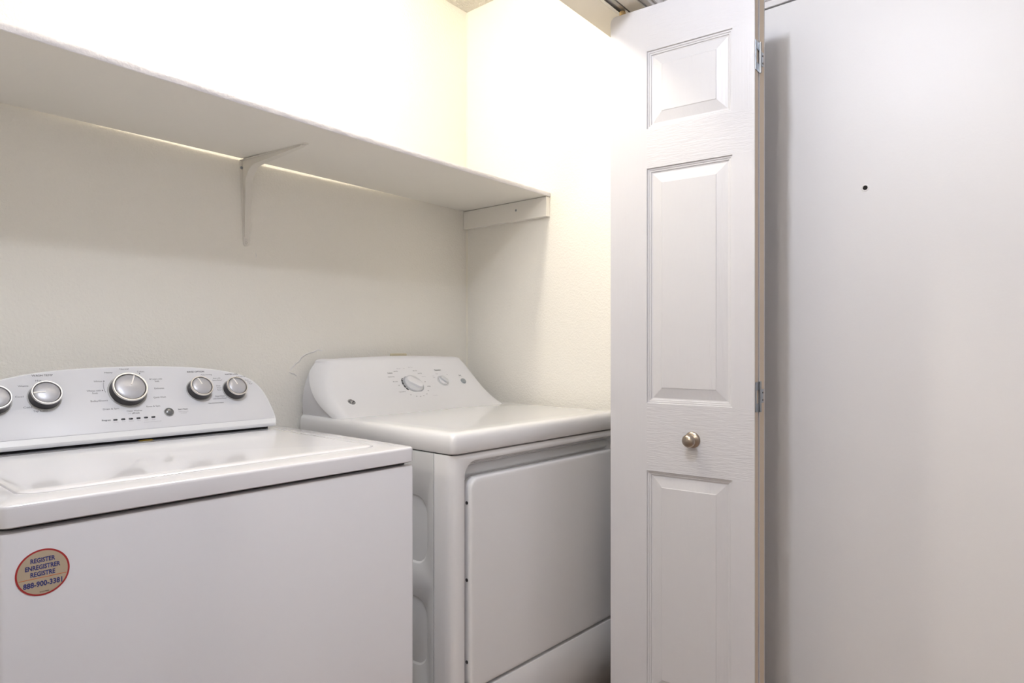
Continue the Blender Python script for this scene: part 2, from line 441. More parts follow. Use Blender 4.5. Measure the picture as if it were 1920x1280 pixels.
# ------------------------------------------------------------------ washer
WX0, WX1, WY0, WY1 = 0.2075, 0.9085, 1.0855, 1.765
washer = thing('washing_machine', 'white top loading washing machine with five grey knobs and a round register sticker', 'washing machine', (0.558, 1.43, 0))
b = bmesh.new()
rect_loft(b, [(WX0+0.003, WX1-0.003, WY0+0.02, WY1, 0.012, 0.03), (WX0+0.003, WX1-0.003, WY0+0.02, WY1, 0.012, 0.879)])
obj('cabinet', b, M['dark'], washer, label='dark seam between top and front panel')
b = bmesh.new()   # outer painted wrap
rect_loft(b, [(WX0, WX1, WY0, WY1, 0.007, 0.032), (WX0, WX1, WY0, WY1, 0.007, 0.868), (WX0+0.0015, WX1-0.0015, WY0+0.0015, WY1-0.0015, 0.006, 0.8715), (WX0+0.005, WX1-0.005, WY0+0.005, WY1-0.005, 0.005, 0.8727)])
obj('front_and_side_panels', b, M['enamel'], washer)
LX0, LX1, LY0, LY1 = 0.244, 0.857, 1.1445, 1.552
b = bmesh.new()
R_ = []
for i, z in ((0.003, 0.8788), (0.0, 0.8808), (0, 0.9048), (0.0008, 0.9078), (0.0022, 0.9094), (0.0045, 0.910)):
    R_.append((WX0-0.001+i, WX1+0.001-i, WY0-0.003+i, WY1-i, 0.014-i*0.5, z))
g = 0.0022
R_ += [(LX0-g-0.0008, LX1+g+0.0008, LY0-g-0.0008, LY1+g+0.0008, 0.028, 0.9101), (LX0-g, LX1+g, LY0-g, LY1+g, 0.027, 0.9092), (LX0-g+0.001, LX1+g-0.001, LY0-g+0.001, LY1+g-0.001, 0.027, 0.9045)]
rect_loft(b, R_)
obj('top_deck', b, M['enamel'], washer)
b = bmesh.new()
slab(b, LX0, LX1, LY0, LY1, 0.026, [(0.001, 0.905), (0, 0.9075), (0.0006, 0.9105), (0.003, 0.9125), (0.008, 0.9135), (0.02, 0.9138)])
obj('lid', b, M['enamel'], washer)
for sx in (0.26, 0.85):
    for sy in (1.16, 1.70):
        b = bmesh.new(); lathe(b, [(0.02, 0), (0.02, 0.012), (0.012, 0.014), (0.012, 0.034)], Matrix.Translation((sx, sy, 0)), 14); obj('levelling_foot', b, M['charcoal'], washer)
# console
CX = 0.558
dv = Vector((0, 0.083, 0.13)).normalized(); nv = Vector((0, -dv.z, dv.y))
CT = frame((CX, 1.592, 0.945), (1, 0, 0), dv, nv)
half = [(0, 0.1552), (0.05, 0.1545), (0.10, 0.1525), (0.146, 0.1490), (0.19, 0.1425), (0.225, 0.1350), (0.256, 0.1255), (0.278, 0.1130), (0.2925, 0.1010), (0.303, 0.085), (0.311, 0.065), (0.3165, 0.040), (0.3192, 0.017), (0.3212, -0.006), (0.3212, -0.016), (0.319, -0.0245), (0.314, -0.029)]
def refine(h):
    xs = np.array(h); s = np.r_[0, np.cumsum(np.hypot(*np.diff(xs, axis=0).T))]
    t = np.linspace(0, s[-1], 60); return list(zip(np.interp(t, s, xs[:, 0]), np.interp(t, s, xs[:, 1])))
hh = refine(half)
# light smoothing of the outline
for _ in range(4):
    hh = [hh[0]]+[((a[0]+2*c[0]+d[0])/4, (a[1]+2*c[1]+d[1])/4) for a, c, d in zip(hh, hh[1:], hh[2:])]+[hh[-1]]
out = [(x, w) for x, w in hh][::-1] + [(-x, w) for x, w in hh[1:]]       # right bottom -> top -> left bottom : CCW
b = bmesh.new()
rings = []
for d, z in ((0.012, -0.085), (0.003, -0.06), (0, -0.03), (0, -0.009), (0.0008, -0.005), (0.0025, -0.002), (0.0055, 0.0)):
    rings.append([(x, y, z) for x, y in offset_poly(out, d)])
loft(b, rings, True, True, CT)
for v in b.verts: v.co.z = max(v.co.z, 0.9165)
obj('console', b, M['plastic'], washer, 30)
b = bmesh.new(); box(b, CX-0.312, CX+0.308, 1.612, 1.70, 0.909, 0.9175)
obj('console_seam', b, M['dark'], washer)
b = bmesh.new()
inn = offset_poly(out, 0.0068)
wmin = -0.0105
inn = [(x, max(w, wmin)) for x, w in inn]
cl = []
for p in inn:
    if not cl or (abs(p[0]-cl[-1][0])+abs(p[1]-cl[-1][1])) > 1e-5: cl.append(p)
loft(b, [[(x, y, 0.0) for x, y in cl], [(x, y, 0.0006) for x, y in cl], [(x, y, 0.0009) for x, y in offset_poly(cl, 0.0006)]], False, True, CT)
obj('control_overlay', b, M['panel'], washer, 30)
PZ = 0.0010
# knobs
def washer_knob(x, w, R, ptr):
    T = at(CT, x, w, PZ)
    b = bmesh.new(); lathe(b, [(R*1.10, 0), (R*1.10, 0.001), (R*1.02, 0.0014)], T, 40)
    k = obj('control_knob', b, M['bezel'], washer)
    b = bmesh.new(); lathe(b, [(R*1.02, 0.0014), (R*1.0, 0.004), (R*0.965, 0.0165), (R*0.95, 0.0185)], T, 40); obj('knob_skirt', b, M['charcoal'], k)
    b = bmesh.new(); lathe(b, [(R*0.955, 0.0182), (R*0.985, 0.0192), (R*0.985, 0.0212), (R*0.95, 0.0228), (R*0.89, 0.0228), (R*0.872, 0.0218), (R*0.868, 0.0186)], T, 48, False, False); obj('knob_ring', b, M['chrome'], k, 50)
    b = bmesh.new(); lathe(b, [(R*0.832, 0.0186)] + [(R*0.832*math.cos(a), 0.0205+0.0042*math.sin(a)) for a in [i*PI/2/8 for i in range(9)]], T, 48); obj('knob_cap', b, M['cap'], k, 40)
    b = bmesh.new()
    rr = []
    for q in (0.10, 0.3, 0.5, 0.7, 0.84):
        zz = 0.0206+0.0042*math.sqrt(max(0, 1-(q/0.86)**2))
        rr.append([(R*q, 0.0015, zz-0.0004), (R*q, -0.0015, zz-0.0004), (R*q, -0.0012, zz+0.0007), (R*q, 0.0012, zz+0.0007)])
    loft(b, rr, True, True, T @ Matrix.Rotation(ptr, 4, 'Z')); obj('pointer', b, M['pointer'], k)
KN = [(-0.2535, 0.0755, 0.0272, 2.2), (-0.1685, 0.0807, 0.0278, PI-0.02), (-0.0118, 0.086, 0.0365, math.radians(66)), (0.1437, 0.0802, 0.0268, math.radians(105)), (0.2290, 0.0757, 0.0262, math.radians(105))]
for a in KN: washer_knob(*a)
for i in range(6):
    x = -0.0481+i*(0.0767/5); b = bmesh.new()
    slab(b, x-0.0043, x+0.0043, 0.0174-0.0020, 0.0174+0.0020, 0.002, [(0, 0.0008), (0, 0.0014), (0.0006, 0.0018)], CT, 4); obj('indicator_light', b, M['led'], washer)
b = bmesh.new(); T = at(CT, 0.0640, 0.0268, PZ-0.0002)
lathe(b, [(0.0106, 0), (0.0106, 0.0016), (0.0098, 0.0024)], T, 32); sb = obj('start_button', b, M['bezel'], washer)
b = bmesh.new(); lathe(b, [(0.0094, 0.002), (0.0094, 0.0034), (0.0082, 0.0046), (0.005, 0.0054), (0.002, 0.0057)], T, 32); obj('button_cap', b, M['button'], sb)
# lettering
b1, b2, b3 = bmesh.new(), bmesh.new(), bmesh.new()
def L(bm, s, x, w, width=None, h=0.0042, bold=0.0, rot=0.0): text(bm, s, at(CT, x, w, PZ+0.0002, rot), h, width, bold)
dx = 0.0
L(b2, 'WASH TEMP', -0.166, 0.1334, 0.0375, 0.0046, 0.0)
for s, x, w, wd in (('Hot', -0.1742, 0.1212, 0.0105), ('Warm', -0.202, 0.1096, 0.0175), ('Cool', -0.2111, 0.0853, 0.0140), ('Cold', -0.2000, 0.0600, 0.0145), ('Tap Cold', -0.1800, 0.0495, 0.0240),
    ('Normal', -0.0088, 0.1440, 0.0180), ('Heavy', -0.0418, 0.1354, 0.0160), ('Colors', 0.0244, 0.1360, 0.0150), ('Whites', -0.0660, 0.1143, 0.0165), ('Whites with', -0.0775, 0.0912, 0.0270), ('Soak', -0.0760, 0.0853, 0.0110),
    ('Bulky/Sheets', -0.0711, 0.0654, 0.0330), ('Drain & Spin', -0.0519, 0.0442, 0.0310), ('Clean Washer', -0.0064, 0.0366, 0.0320), ('Rinse & Spin', 0.0339, 0.0440, 0.0290), ('Quick Wash', 0.0521, 0.0664, 0.0270), ('Delicates', 0.0558, 0.0901, 0.0210), ('Colors with', 0.0550, 0.1150, 0.0235), ('Soak', 0.0545, 0.1092, 0.0100)):
    L(b1, s, x, w, wd, 0.0040, 0.004)
for s, x, w, wd in (('Auto Sensing', 0.1711, 0.1217, 0.0270), ('Auto with', 0.1937, 0.1114, 0.0185), ('Extra Rinse*', 0.1945, 0.1053, 0.0235), ('Deep', 0.1930, 0.0892, 0.0100), ('Water', 0.1935, 0.0838, 0.0115), ('Rinse*', 0.1938, 0.0782, 0.0115), ('Deep Water', 0.1905, 0.0603, 0.0240), ('with Extra Rinse*', 0.1888, 0.0544, 0.0340),
    ('Auto Sensing', 0.2556, 0.1134, 0.0240), ('Deep', 0.2690, 0.1020, 0.0090), ('Water', 0.2735, 0.0968, 0.0105), ('Wash*', 0.2765, 0.0915, 0.0105)):
    L(b1, s, x, w, wd, 0.0036, 0.002)
L(b2, 'RINSE OPTION', 0.1477, 0.1312, 0.0400, 0.0042, 0.008)
L(b2, 'WATER LEVEL', 0.2339, 0.1208, 0.0340, 0.0042, 0.008)
L(b2, '*Use with Fabric Softener', 0.1760, 0.0428, 0.0385, 0.0028, 0.01)
L(b2, 'Progress', -0.0655, 0.0176, 0.0170, 0.0036, 0.012)
L(b2, 'Start / Pause', 0.0960, 0.0322, 0.0220, 0.0036, 0.012)
L(b3, 'Hold 3 Seconds', 0.0960, 0.0262, 0.0215, 0.0028); L(b3, 'to Cancel', 0.0960, 0.0222, 0.0130, 0.0028)
L(b3, 'with', -0.0180, 0.0306, 0.0065, 0.0026); L(b1, 'affresh', -0.0050, 0.0306, 0.0150, 0.0038, 0.012)
for i, s in enumerate(('Sensing', 'Wash', 'Rinse', 'Spin', 'Lid Lock', 'Done')):
    L(b3, s, -0.0481+i*0.01534, 0.0118, 0.0092 if len(s) > 4 else 0.007, 0.0026)
L(b3, 'to open, press and hold', 0.025, 0.0060, 0.036, 0.0022)
for x, w in ((-0.0545, 0.1143), (-0.0610, 0.0912), (0.0410, 0.1152), (0.0215, 0.1310)):
    lathe(b1, [(0.0013, PZ), (0.0013, PZ+0.0003)], at(CT, x, w), 10)
pts = [at(CT, -0.0118-0.0455*math.cos(a), 0.0985+0.0455*math.sin(a)*1.0, PZ+0.0002) @ Vector((0, 0, 0)) for a in [math.radians(-16+32*i/10) for i in range(11)]]
tube(b1, pts, 0.0004, 4)
obj('dial_lettering', b1, M['ink'], washer, 0, recalc=False); obj('heading_lettering', b2, M['inkdark'], washer, 0, recalc=False); obj('small_lettering', b3, M['inklight'], washer, 0, recalc=False)
# sticker
ST_ = frame((0.2566, WY0-0.0002, 0.8128), (1, 0, 0), (0, 0, 1), (0, -1, 0))
b = bmesh.new(); lathe(b, [(0.0315, 0), (0.0315, 0.0002)], ST_, 64); stk = obj('register_sticker', b, M['red'], washer, label='round beige sticker with red rim reading REGISTER')
b = bmesh.new(); lathe(b, [(0.0292, 0.0002), (0.0292, 0.00035)], ST_, 64); obj('sticker_paper', b, M['stick'], stk)
b = bmesh.new()
for s, y, wd, h in (('REGISTER', 0.0172, 0.0285, 0.0060), ('ENREGISTRER', 0.0078, 0.0405, 0.0060), ('REGISTRE', -0.0012, 0.0285, 0.0060), ('888-900-3381', -0.0150, 0.0450, 0.0070)):
    text(b, s, at(ST_, 0, y, 0.0005), h, wd, 0.032)
obj('sticker_lettering', b, M['navy'], stk, 0, recalc=False)
b = bmesh.new(); box(b, -0.0272, 0.0272, -0.0072, -0.0064, 0.0003, 0.0005, ST_); obj('sticker_rule', b, M['orange'], stk)
b = bmesh.new(); text(b, 'W10219460', at(ST_, 0.0015, -0.0262, 0.0005), 0.0016, 0.011, 0.02); obj('sticker_part_number', b, M['inkdark'], stk, 0, recalc=False)
b = bmesh.new(); box(b, 0.555, 0.583, 1.590, 1.600, 0.9100, 0.9118, None, 0.001, 1); obj('glue_residue', b, M['yellow'], washer, label='small smear of yellow residue under the console')

# ------------------------------------------------------------------ dryer
DX0, DX1, DY0, DY1 = 1.093, 1.836, 1.168, 1.850
dryer = thing('clothes_dryer', 'white front loading clothes dryer with sloped console beside the closet right wall', 'dryer', (1.45, 1.51, 0))
# front panel with the door recess : ring coordinates in x,z ; depth along -y
FT = frame((0, 0, 0), (1, 0, 0), (0, 0, 1), (0, -1, 0))     # local (x, z, -y)
b = bmesh.new()
Zt, Zb = 0.857, 0.045
rx0, rx1, rz0, rz1 = 1.1370, 1.8120, 0.2665, 0.8370
spec = [(DX0+0.0015, DX1-0.0015, Zb, Zt, 0.001, -1.231), (DX0, DX1, Zb, Zt, 0.001, -1.2305), (DX0, DX1, Zb, Zt, 0.001, -1.196)]
for i in range(1, 7):
    a = PI/2*i/6
    ins = 0.024*(1-math.cos(a)); spec.append((DX0+ins, DX1-ins, Zb+ins*0.1, Zt-ins*0.12, 0.001, -(1.196-0.028*math.sin(a))))
spec += [(rx0-0.003, rx1+0.003, rz0-0.003, rz1+0.003, 0.040, -1.168), (rx0-0.0008, rx1+0.0008, rz0-0.0008, rz1+0.0008, 0.038, -1.1692), (rx0, rx1, rz0, rz1, 0.037, -1.172), (rx0+0.001, rx1-0.001, rz0+0.001, rz1-0.012, 0.036, -1.1985)]
rect_loft(b, spec, FT, False, True, 7)
obj('front_panel', b, M['denamel'], dryer, 40)
# sides and back with pressed panels on the left
b = bmesh.new()
box(b, DX0+0.004, DX1, 1.2325, DY1, 0.045, Zt)
ST2 = frame((DX0, 0, 0), (0, -1, 0), (0, 0, 1), (-1, 0, 0))   # local x = -Y, y = z, z = out to the left
zb = (0.045, 0.1700, 0.5345, 0.857)
for (z0, z1, p0, p1) in ((0.5345, Zt, 0.579, 0.745), (0.200, 0.5345, 0.326, 0.492)):
    sp = [(-DY1, -1.2335, z0, z1, 0.0005, -0.0045), (-DY1, -1.2335, z0, z1, 0.0005, 0), (-1.78, -1.2555, p0-0.003, p1+0.003, 0.042, 0), (-1.779, -1.2565, p0-0.002, p1+0.002, 0.041, -0.0006), (-1.776, -1.2605, p0+0.002, p1-0.002, 0.038, -0.0042), (-1.774, -1.262, p0+0.003, p1-0.003, 0.037, -0.0046)]
    rect_loft(b, sp, ST2, False, True, 7)
box(b, -DY1, -1.2335, 0.045, 0.200, -0.0045, 0, ST2)
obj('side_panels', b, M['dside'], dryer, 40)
# recess handle lip and door
b = bmesh.new(); slab(b, 1.160, 1.790, 0.798, 0.8225, 0.010, [(0, -1.1985), (0, -1.1965), (0.003, -1.194), (0.006, -1.193)], FT, 5)
obj('handle_recess', b, M['dside'], dryer)
dx0, dx1, dz0, dz1 = 1.1545, 1.8000, 0.2745, 0.7955
b = bmesh.new()
slab(b, dx0, dx1, dz0, dz1, 0.030, [(0.001, -1.197), (0, -1.195), (0, -1.1745), (0.0007, -1.1705), (0.0028, -1.168), (0.006, -1.167), (0.012, -1.1667)], FT, 8)
dd = obj('dryer_door', b, M['denamel'], dryer, 40)
for z in (0.7346, 0.5454, 0.3445):
    b = bmesh.new(); lathe(b, [(0.0042, 0.0), (0.0042, 0.0012), (0.002, 0.0014)], frame((dx0, 1.1795, z), (0, -1, 0), (0, 0, 1), (-1, 0, 0)), 14); obj('screw', b, M['charcoal'], dd)
for sx in (1.14, 1.765):
    for sy in (1.24, 1.79):
        b = bmesh.new(); lathe(b, [(0.02, 0), (0.02, 0.012), (0.012, 0.014), (0.012, 0.05)], Matrix.Translation((sx, sy, 0)), 14); obj('levelling_foot', b, M['charcoal'], dryer)
b = bmesh.new(); box(b, DX0+0.006, DX1-0.006, DY0+0.010, DY1, 0.8565, 0.863); obj('top_seam', b, M['dark'], dryer)
# top
b = bmesh.new()
sp = []
for i, z in ((0.003, 0.8600), (0.0, 0.8640), (0.0004, 0.890), (0.0016, 0.8985), (0.0040, 0.9045), (0.008, 0.9085), (0.014, 0.9110), (0.024, 0.9121), (0.06, 0.9126)):
    sp.append((DX0-0.001+i, DX1+0.001-i, DY0-0.006+i, DY1-0.2*i, 0.015, z))
rect_loft(b, sp, None, True, True, 8)
obj('top', b, M['denamel'], dryer, 50)
# console
KX = 1.4400
ZS = [0.908, 0.920, 0.935, 0.953, 0.973, 1.000, 1.028, 1.050, 1.066]
YS = [1.607, 1.637, 1.666, 1.694, 1.7185, 1.744, 1.765, 1.7775, 1.7855]
HS = [0.311, 0.3115, 0.3120, 0.3115, 0.310, 0.304, 0.294, 0.282, 0.268]
def gy(z): return float(np.interp(z, ZS, YS))
def cring(Yf, z, hw, k, Yb=1.842, crown=0.0):
    pts = []
    n = 14
    for i in range(n+1):
        x = -hw+2*hw*i/n
        c = 1-(x/hw)**2 if hw else 0
        pts.append((KX+x, Yf, z+crown*c))
    ex, ey = 0.029, 0.066
    for i in range(1, 7):
        a = PI/2*i/6; pts.append((KX+hw+ex*math.sin(a), min(Yb-0.004, Yf+ey*(1-math.cos(a))), z))
    pts.append((KX+hw+ex-0.0025, min(Yb-0.003, Yf+ey+0.0012), z))
    pts.append((KX+hw+ex-0.0035, Yb, z))
    left = [(2*KX-x, y, z_) for x, y, z_ in pts[n+1:]][::-1]
    return left+pts
b = bmesh.new(); rings = []
zz = list(np.linspace(0.908, 1.066, 22))
yy = np.interp(zz, ZS, YS); hw_ = np.interp(zz, ZS, HS)
for _ in range(3):
    yy[1:-1] = (yy[:-2]+2*yy[1:-1]+yy[2:])/4; hw_[1:-1] = (hw_[:-2]+2*hw_[1:-1]+hw_[2:])/4
def gy(z): return float(np.interp(z, zz, yy))
for z, y, h in zip(zz, yy, hw_):
    q = max(0, (z-1.0)/0.066); rings.append(cring(y, z, h, 0, crown=0.006*q*q))
for y, z, h in ((1.7895, 1.0715, 0.268), (1.7955, 1.0755, 0.261), (1.804, 1.0775, 0.254), (1.815, 1.0780, 0.249)):
    rings.append(cring(y, z, h, 0, crown=0.006))
loft(b, rings, False, True)
con = obj('console', b, [M['dplastic'], M['dplate']], dryer, 28)
nr = len(rings[0])
for k, f in enumerate(con.data.polygons):
    if k < 21*nr and (k % nr) in (0, nr-2): f.material_index = 1
def ds(x, z, out_=0.0006):      # frame on the sloped face
    q = max(0, (z-1.0)/0.066); z0 = z; z = z-0.006*q*q*(1-min(1, (x/0.29)**2))
    e = 0.006; t = Vector((0, gy(z+e)-gy(z-e), 2*e)).normalized(); nn = Vector((0, -t.z, t.y))
    return frame(Vector((KX+x, gy(z), z0))+nn*out_, (1, 0, 0), t, nn)
# timer dial
T = ds(0.0100, 0.9915, 0.0)
b = bmesh.new(); lathe(b, [(0.0395, -0.004), (0.0395, 0.0012), (0.0375, 0.0020), (0.0335, 0.0020)], T, 48); dial = obj('timer_dial', b, M['dring'], dryer)
b = bmesh.new(); lathe(b, [(0.0345, 0.0005), (0.0340, 0.0048), (0.0325, 0.0064), (0.0295, 0.0070)], T, 48); obj('dial_disc', b, M['dgrey'], dial)
TR = T @ Matrix.Rotation(math.radians(-38), 4, 'Z')
def grip(bm, T, L_, w, z0, h):
    rr = []
    for k, z in ((1.0, z0), (0.99, z0+h*0.55), (0.95, z0+h*0.85), (0.86, z0+h)):
        rr.append([(x*k, y*(k if k > 0.9 else 0.62), z) for x, y in rrect(-L_, L_, -w, w, w*0.98, 6)])
    loft(bm, rr, True, True, T)
b = bmesh.new(); grip(b, TR, 0.0310, 0.0140, 0.0066, 0.0090); obj('dial_grip', b, M['dplastic'], dial, 50)
b = bmesh.new()
for i in range(7):
    a0 = math.radians(100+i*17); a1 = a0+math.radians(13.5)
    rr = []
    for k in range(5):
        a = a0+(a1-a0)*k/4
        rr.append([(0.0405*math.cos(a), 0.0405*math.sin(a), 0.0014), (0.0455*math.cos(a), 0.0455*math.sin(a), 0.0012), (0.0455*math.cos(a), 0.0455*math.sin(a), 0.0004), (0.0405*math.cos(a), 0.0405*math.sin(a), 0.0004)])
    loft(b, rr, True, True, T)
obj('dial_scale', b, M['inkdark'], dial, 0)
# temperature knob
T = ds(0.1465, 0.9960, 0.0)
b = bmesh.new(); lathe(b, [(0.0235, -0.004), (0.0235, 0.0008), (0.0225, 0.0014)], T, 36); tk = obj('temperature_knob', b, M['dgrey'], dryer)
b = bmesh.new(); lathe(b, [(0.0178, 0.0008), (0.0172, 0.0052), (0.0150, 0.0066)], T, 36); obj('knob_disc', b, M['dplastic'], tk)
b = bmesh.new(); grip(b, T @ Matrix.Rotation(math.radians(-52), 4, 'Z'), 0.0172, 0.0085, 0.0062, 0.0078); obj('knob_grip', b, M['dgrey'], tk, 50)
b = bmesh.new(); lathe(b, [(0.0185, 0.0009), (0.0185, 0.0020), (0.0176, 0.0022)], T, 36); obj('knob_shadow_ring', b, M['dring'], tk)
# start button
T = ds(0.2400, 0.9915, 0.0)
b = bmesh.new(); lathe(b, [(0.0108, -0.002), (0.0108, 0.003), (0.0095, 0.0042), (0.004, 0.0046)], T, 28); obj('start_button', b, M['dbutton'], dryer)
# oval emblem with script monogram
T = ds(-0.2650, 0.9515, 0.0)
b = bmesh.new(); loft(b, [circ(0.0118, -0.002, 40, 0.0118), circ(0.0118, 0.0008, 40, 0.0118), circ(0.0112, 0.0012, 40, 0.0112)], True, True, T); em = obj('round_emblem', b, M['inkdark'], dryer, label='dark round emblem with a pale script monogram')
b = bmesh.new()
def arc(cx, cy, r, a0, a1, n=12, r1=None): return [(cx+(r+((r1 or r)-r)*i/n)*math.cos(math.radians(a0+(a1-a0)*i/n)), cy+(r+((r1 or r)-r)*i/n)*math.sin(math.radians(a0+(a1-a0)*i/n)), 0.0013) for i in range(n+1)]
tube(b, arc(0, 0, 0.0103, 0, 360, 40), 0.00035, 4, T)
for k in range(4): tube(b, arc(0.0062*math.cos(math.radians(45+90*k)), 0.0062*math.sin(math.radians(45+90*k)), 0.0027, 45+90*k-80, 45+90*k+60, 8), 0.00035, 4, T)
G = arc(-0.0022, 0.0022, 0.0026, 30, 330, 14) + [(-0.0010, -0.0008, 0.0013), (-0.0012, -0.0035, 0.0013), (-0.0030, -0.0052, 0.0013), (-0.0046, -0.0040, 0.0013)]
E_ = arc(0.0030, 0.0026, 0.0019, 40, 260, 10) + arc(0.0034, -0.0014, 0.0026, 120, 330, 12)
tube(b, G, 0.0005, 5, T); tube(b, E_, 0.0005, 5, T)
obj('emblem_monogram', b, M['pointer'], em)
# lettering
b1, b2 = bmesh.new(), bmesh.new()
def D(bm, s, x, z, wd, h=0.0040, bold=0.008): text(bm, s, ds(x, z, 0.0007), h, wd, bold)
for s, x, z, wd in (('Cottons', -0.0660, 0.1, 0.0), ): pass
D(b2, 'Cottons', -0.0660, 1.0290, 0.0200, 0.0045, 0.02); D(b2, 'Temperature', 0.1440, 1.0325, 0.0300, 0.0045, 0.02); D(b2, 'Start', 0.2390, 1.0120, 0.0120, 0.0042, 0.02)
for s, x, z, wd in (('Less Dry', -0.0400, 1.0335, 0.0170), ('Optimum Dry', -0.0665, 1.0165, 0.0270), ('More Dry', -0.0590, 1.0010, 0.0190), ('Off', -0.0530, 0.9890, 0.0060), ('Turbo Fluff 10', -0.0560, 0.9690, 0.0270), ('20', -0.0300, 0.9590, 0.0055), ('30', -0.0120, 0.9535, 0.0055), ('40', 0.0030, 0.9520, 0.0055), ('50', 0.0185, 0.9535, 0.0055), ('60', 0.0370, 0.9580, 0.0055), ('70', 0.0535, 0.9675, 0.0055), ('80 Min', 0.0690, 0.9810, 0.0140), ('Off', 0.0640, 0.9960, 0.0055),
    ('More Dry', 0.0420, 1.0330, 0.0180), ('Less Dry', 0.0590, 1.0240, 0.0170)):
    D(b1, s, x, z, wd, 0.0036, 0.01)
b3 = bmesh.new()
for s, x, z, wd in (('Delicates', -0.0250, 1.0420, 0.0170), ('Off', -0.0020, 1.0420, 0.006), ('Easy Care', 0.0270, 1.0450, 0.0190), ('Extra Dry', 0.0700, 1.0130, 0.0170), ('Timed Dry', 0.0690, 0.9520, 0.0210), ('Heat', 0.1340, 1.0200, 0.0110), ('Low', 0.1130, 1.0140, 0.0085), ('Heat', 0.1140, 1.0085, 0.0095), ('High', 0.1800, 1.0160, 0.0060), ('Push to Start', 0.2390, 1.0068, 0.0180)):
    D(b3, s, x, z, wd, 0.0032, 0.0)
obj('dial_lettering', b1, M['ink'], dryer, 0, recalc=False); obj('heading_lettering', b2, M['inkdark'], dryer, 0, recalc=False); obj('small_lettering', b3, M['inklight'], dryer, 0, recalc=False)

# ------------------------------------------------------------------ bifold door
P2 = Vector((1.59, 0.64, 0)); aw = math.radians(5.6); DW, DT, DZ0, DZ1 = 0.3865, 0.031, 0.014, 2.0145
wdir = Vector((-math.sin(aw), math.cos(aw), 0)); ndir = Vector((math.cos(aw), math.sin(aw), 0))
P1 = P2+wdir*DW
bif = thing('bifold_door', 'white folded bifold closet door with raised panels and a nickel knob', 'door', (1.61, 0.83, 0))
def leaf(T, name):
    """local x 0..DW across, y 0..DT into the door, z up"""
    px0, px1 = 0.1068, 0.3328
    if name is None: pass
    zs = [(0.205, 0.790), (0.968, 1.587), (1.692, 1.8965)]
    b = bmesh.new()
    bv = 0.0018
    # core
    ring = lambda i, y: [(i, y, DZ0+i), (DW-i, y, DZ0+i), (DW-i, y, DZ1-i), (i, y, DZ1-i)]
    def quad(p, mi):
        f = b.faces.new([b.verts.new(T @ Vector(q)) for q in p]); f.material_index = mi
    e = 0.0012
    # edges (tan) and back skin (white)
    o0, o1 = 0.0035, DT-0.0035
    cr = 0.014
    corner = [(cr*(1-math.sin(t)), DZ1-cr*(1-math.cos(t))) for t in [i*PI/8 for i in range(5)]]     # worn top corner of the free edge
    loop = [(0, DZ0), (DW, DZ0), (DW, DZ1)]+corner
    for (xa, za), (xb, zb_) in zip(loop, loop[1:]+loop[:1]):
        quad([(xa, o0, za), (xb, o0, zb_), (xb, o1, zb_), (xa, o1, za)], 2)
        for y0, y1 in ((0.0, o0), (DT, o1)):
            quad([(xa, y1, za), (xb, y1, zb_), (xb, y0, zb_), (xa, y0, za)], 0)
    for y in (0.0, DT):
        quad([(x_, y, z_) for x_, z_ in [(0, DZ0), (px0, DZ0), (px0, DZ1)]+corner], 0)
        zr = [DZ0]+[v for z in zs for v in z]+[DZ1]
        for k in range(0, len(zr), 2):
            quad([(px0, y, zr[k]), (DW, y, zr[k]), (DW, y, zr[k+1]), (px0, y, zr[k+1])], 1)
        for z0, z1 in zs:
            quad([(px1, y, z0), (DW, y, z0), (DW, y, z1), (px1, y, z1)], 0)
    ctr = T @ Vector((DW/2, DT/2, (DZ0+DZ1)/2)); yax = T.to_3x3() @ Vector((0, 1, 0)); xax = T.to_3x3() @ Vector((1, 0, 0))
    for f in b.faces:
        f.normal_update(); d = f.calc_center_median()-ctr; nn = f.normal
        if abs(nn.dot(yax)) > 0.9: k = nn.dot(yax)*d.dot(yax)
        elif abs(nn.dot(xax)) > 0.9: k = nn.dot(xax)*d.dot(xax)
        else: k = nn.z*d.z
        if k < 0: f.normal_flip()
    lf = obj('leaf', b, [M['stile'], M['rail'], M['mdf']], bif, 0, recalc=False)
    for z0, z1 in zs:
        for front in (True, False):
            s = 1 if front else -1; y_ = 0.0 if front else DT
            b = bmesh.new()
            prof = [(0, 0), (0.0012, 0.0040), (0.0050, 0.0042), (0.0062, 0.0058), (0.0095, 0.0062), (0.0108, 0.0085), (0.0140, 0.0092), (0.0400, 0.0030), (0.0418, 0.0018)]
            rr = [[(px0+i, y_+s*d, z0+i), (px1-i, y_+s*d, z0+i), (px1-i, y_+s*d, z1-i), (px0+i, y_+s*d, z1-i)] for i, d in prof]
            loft(b, rr, False, True, T)
            o = obj('raised_panel', b, [M['raised']], lf, 8)
    return lf
def leaf_T(p_far, wd):      # local x runs from the far edge to the near edge
    x = -wd; z = Vector((0, 0, 1)); y = z.cross(x)
    return frame(p_far, x, y, z)
T1_ = leaf_T(P1, wdir)
lf1 = leaf(T1_, 'front')
a2 = math.radians(-3.2); w2 = Vector((-math.sin(a2), math.cos(a2), 0))
P2b = P2+ndir*(DT+0.0022)+wdir*(-0.0008)
T2_ = leaf_T(P2b+w2*DW, w2)
lf2 = leaf(T2_, 'rear')
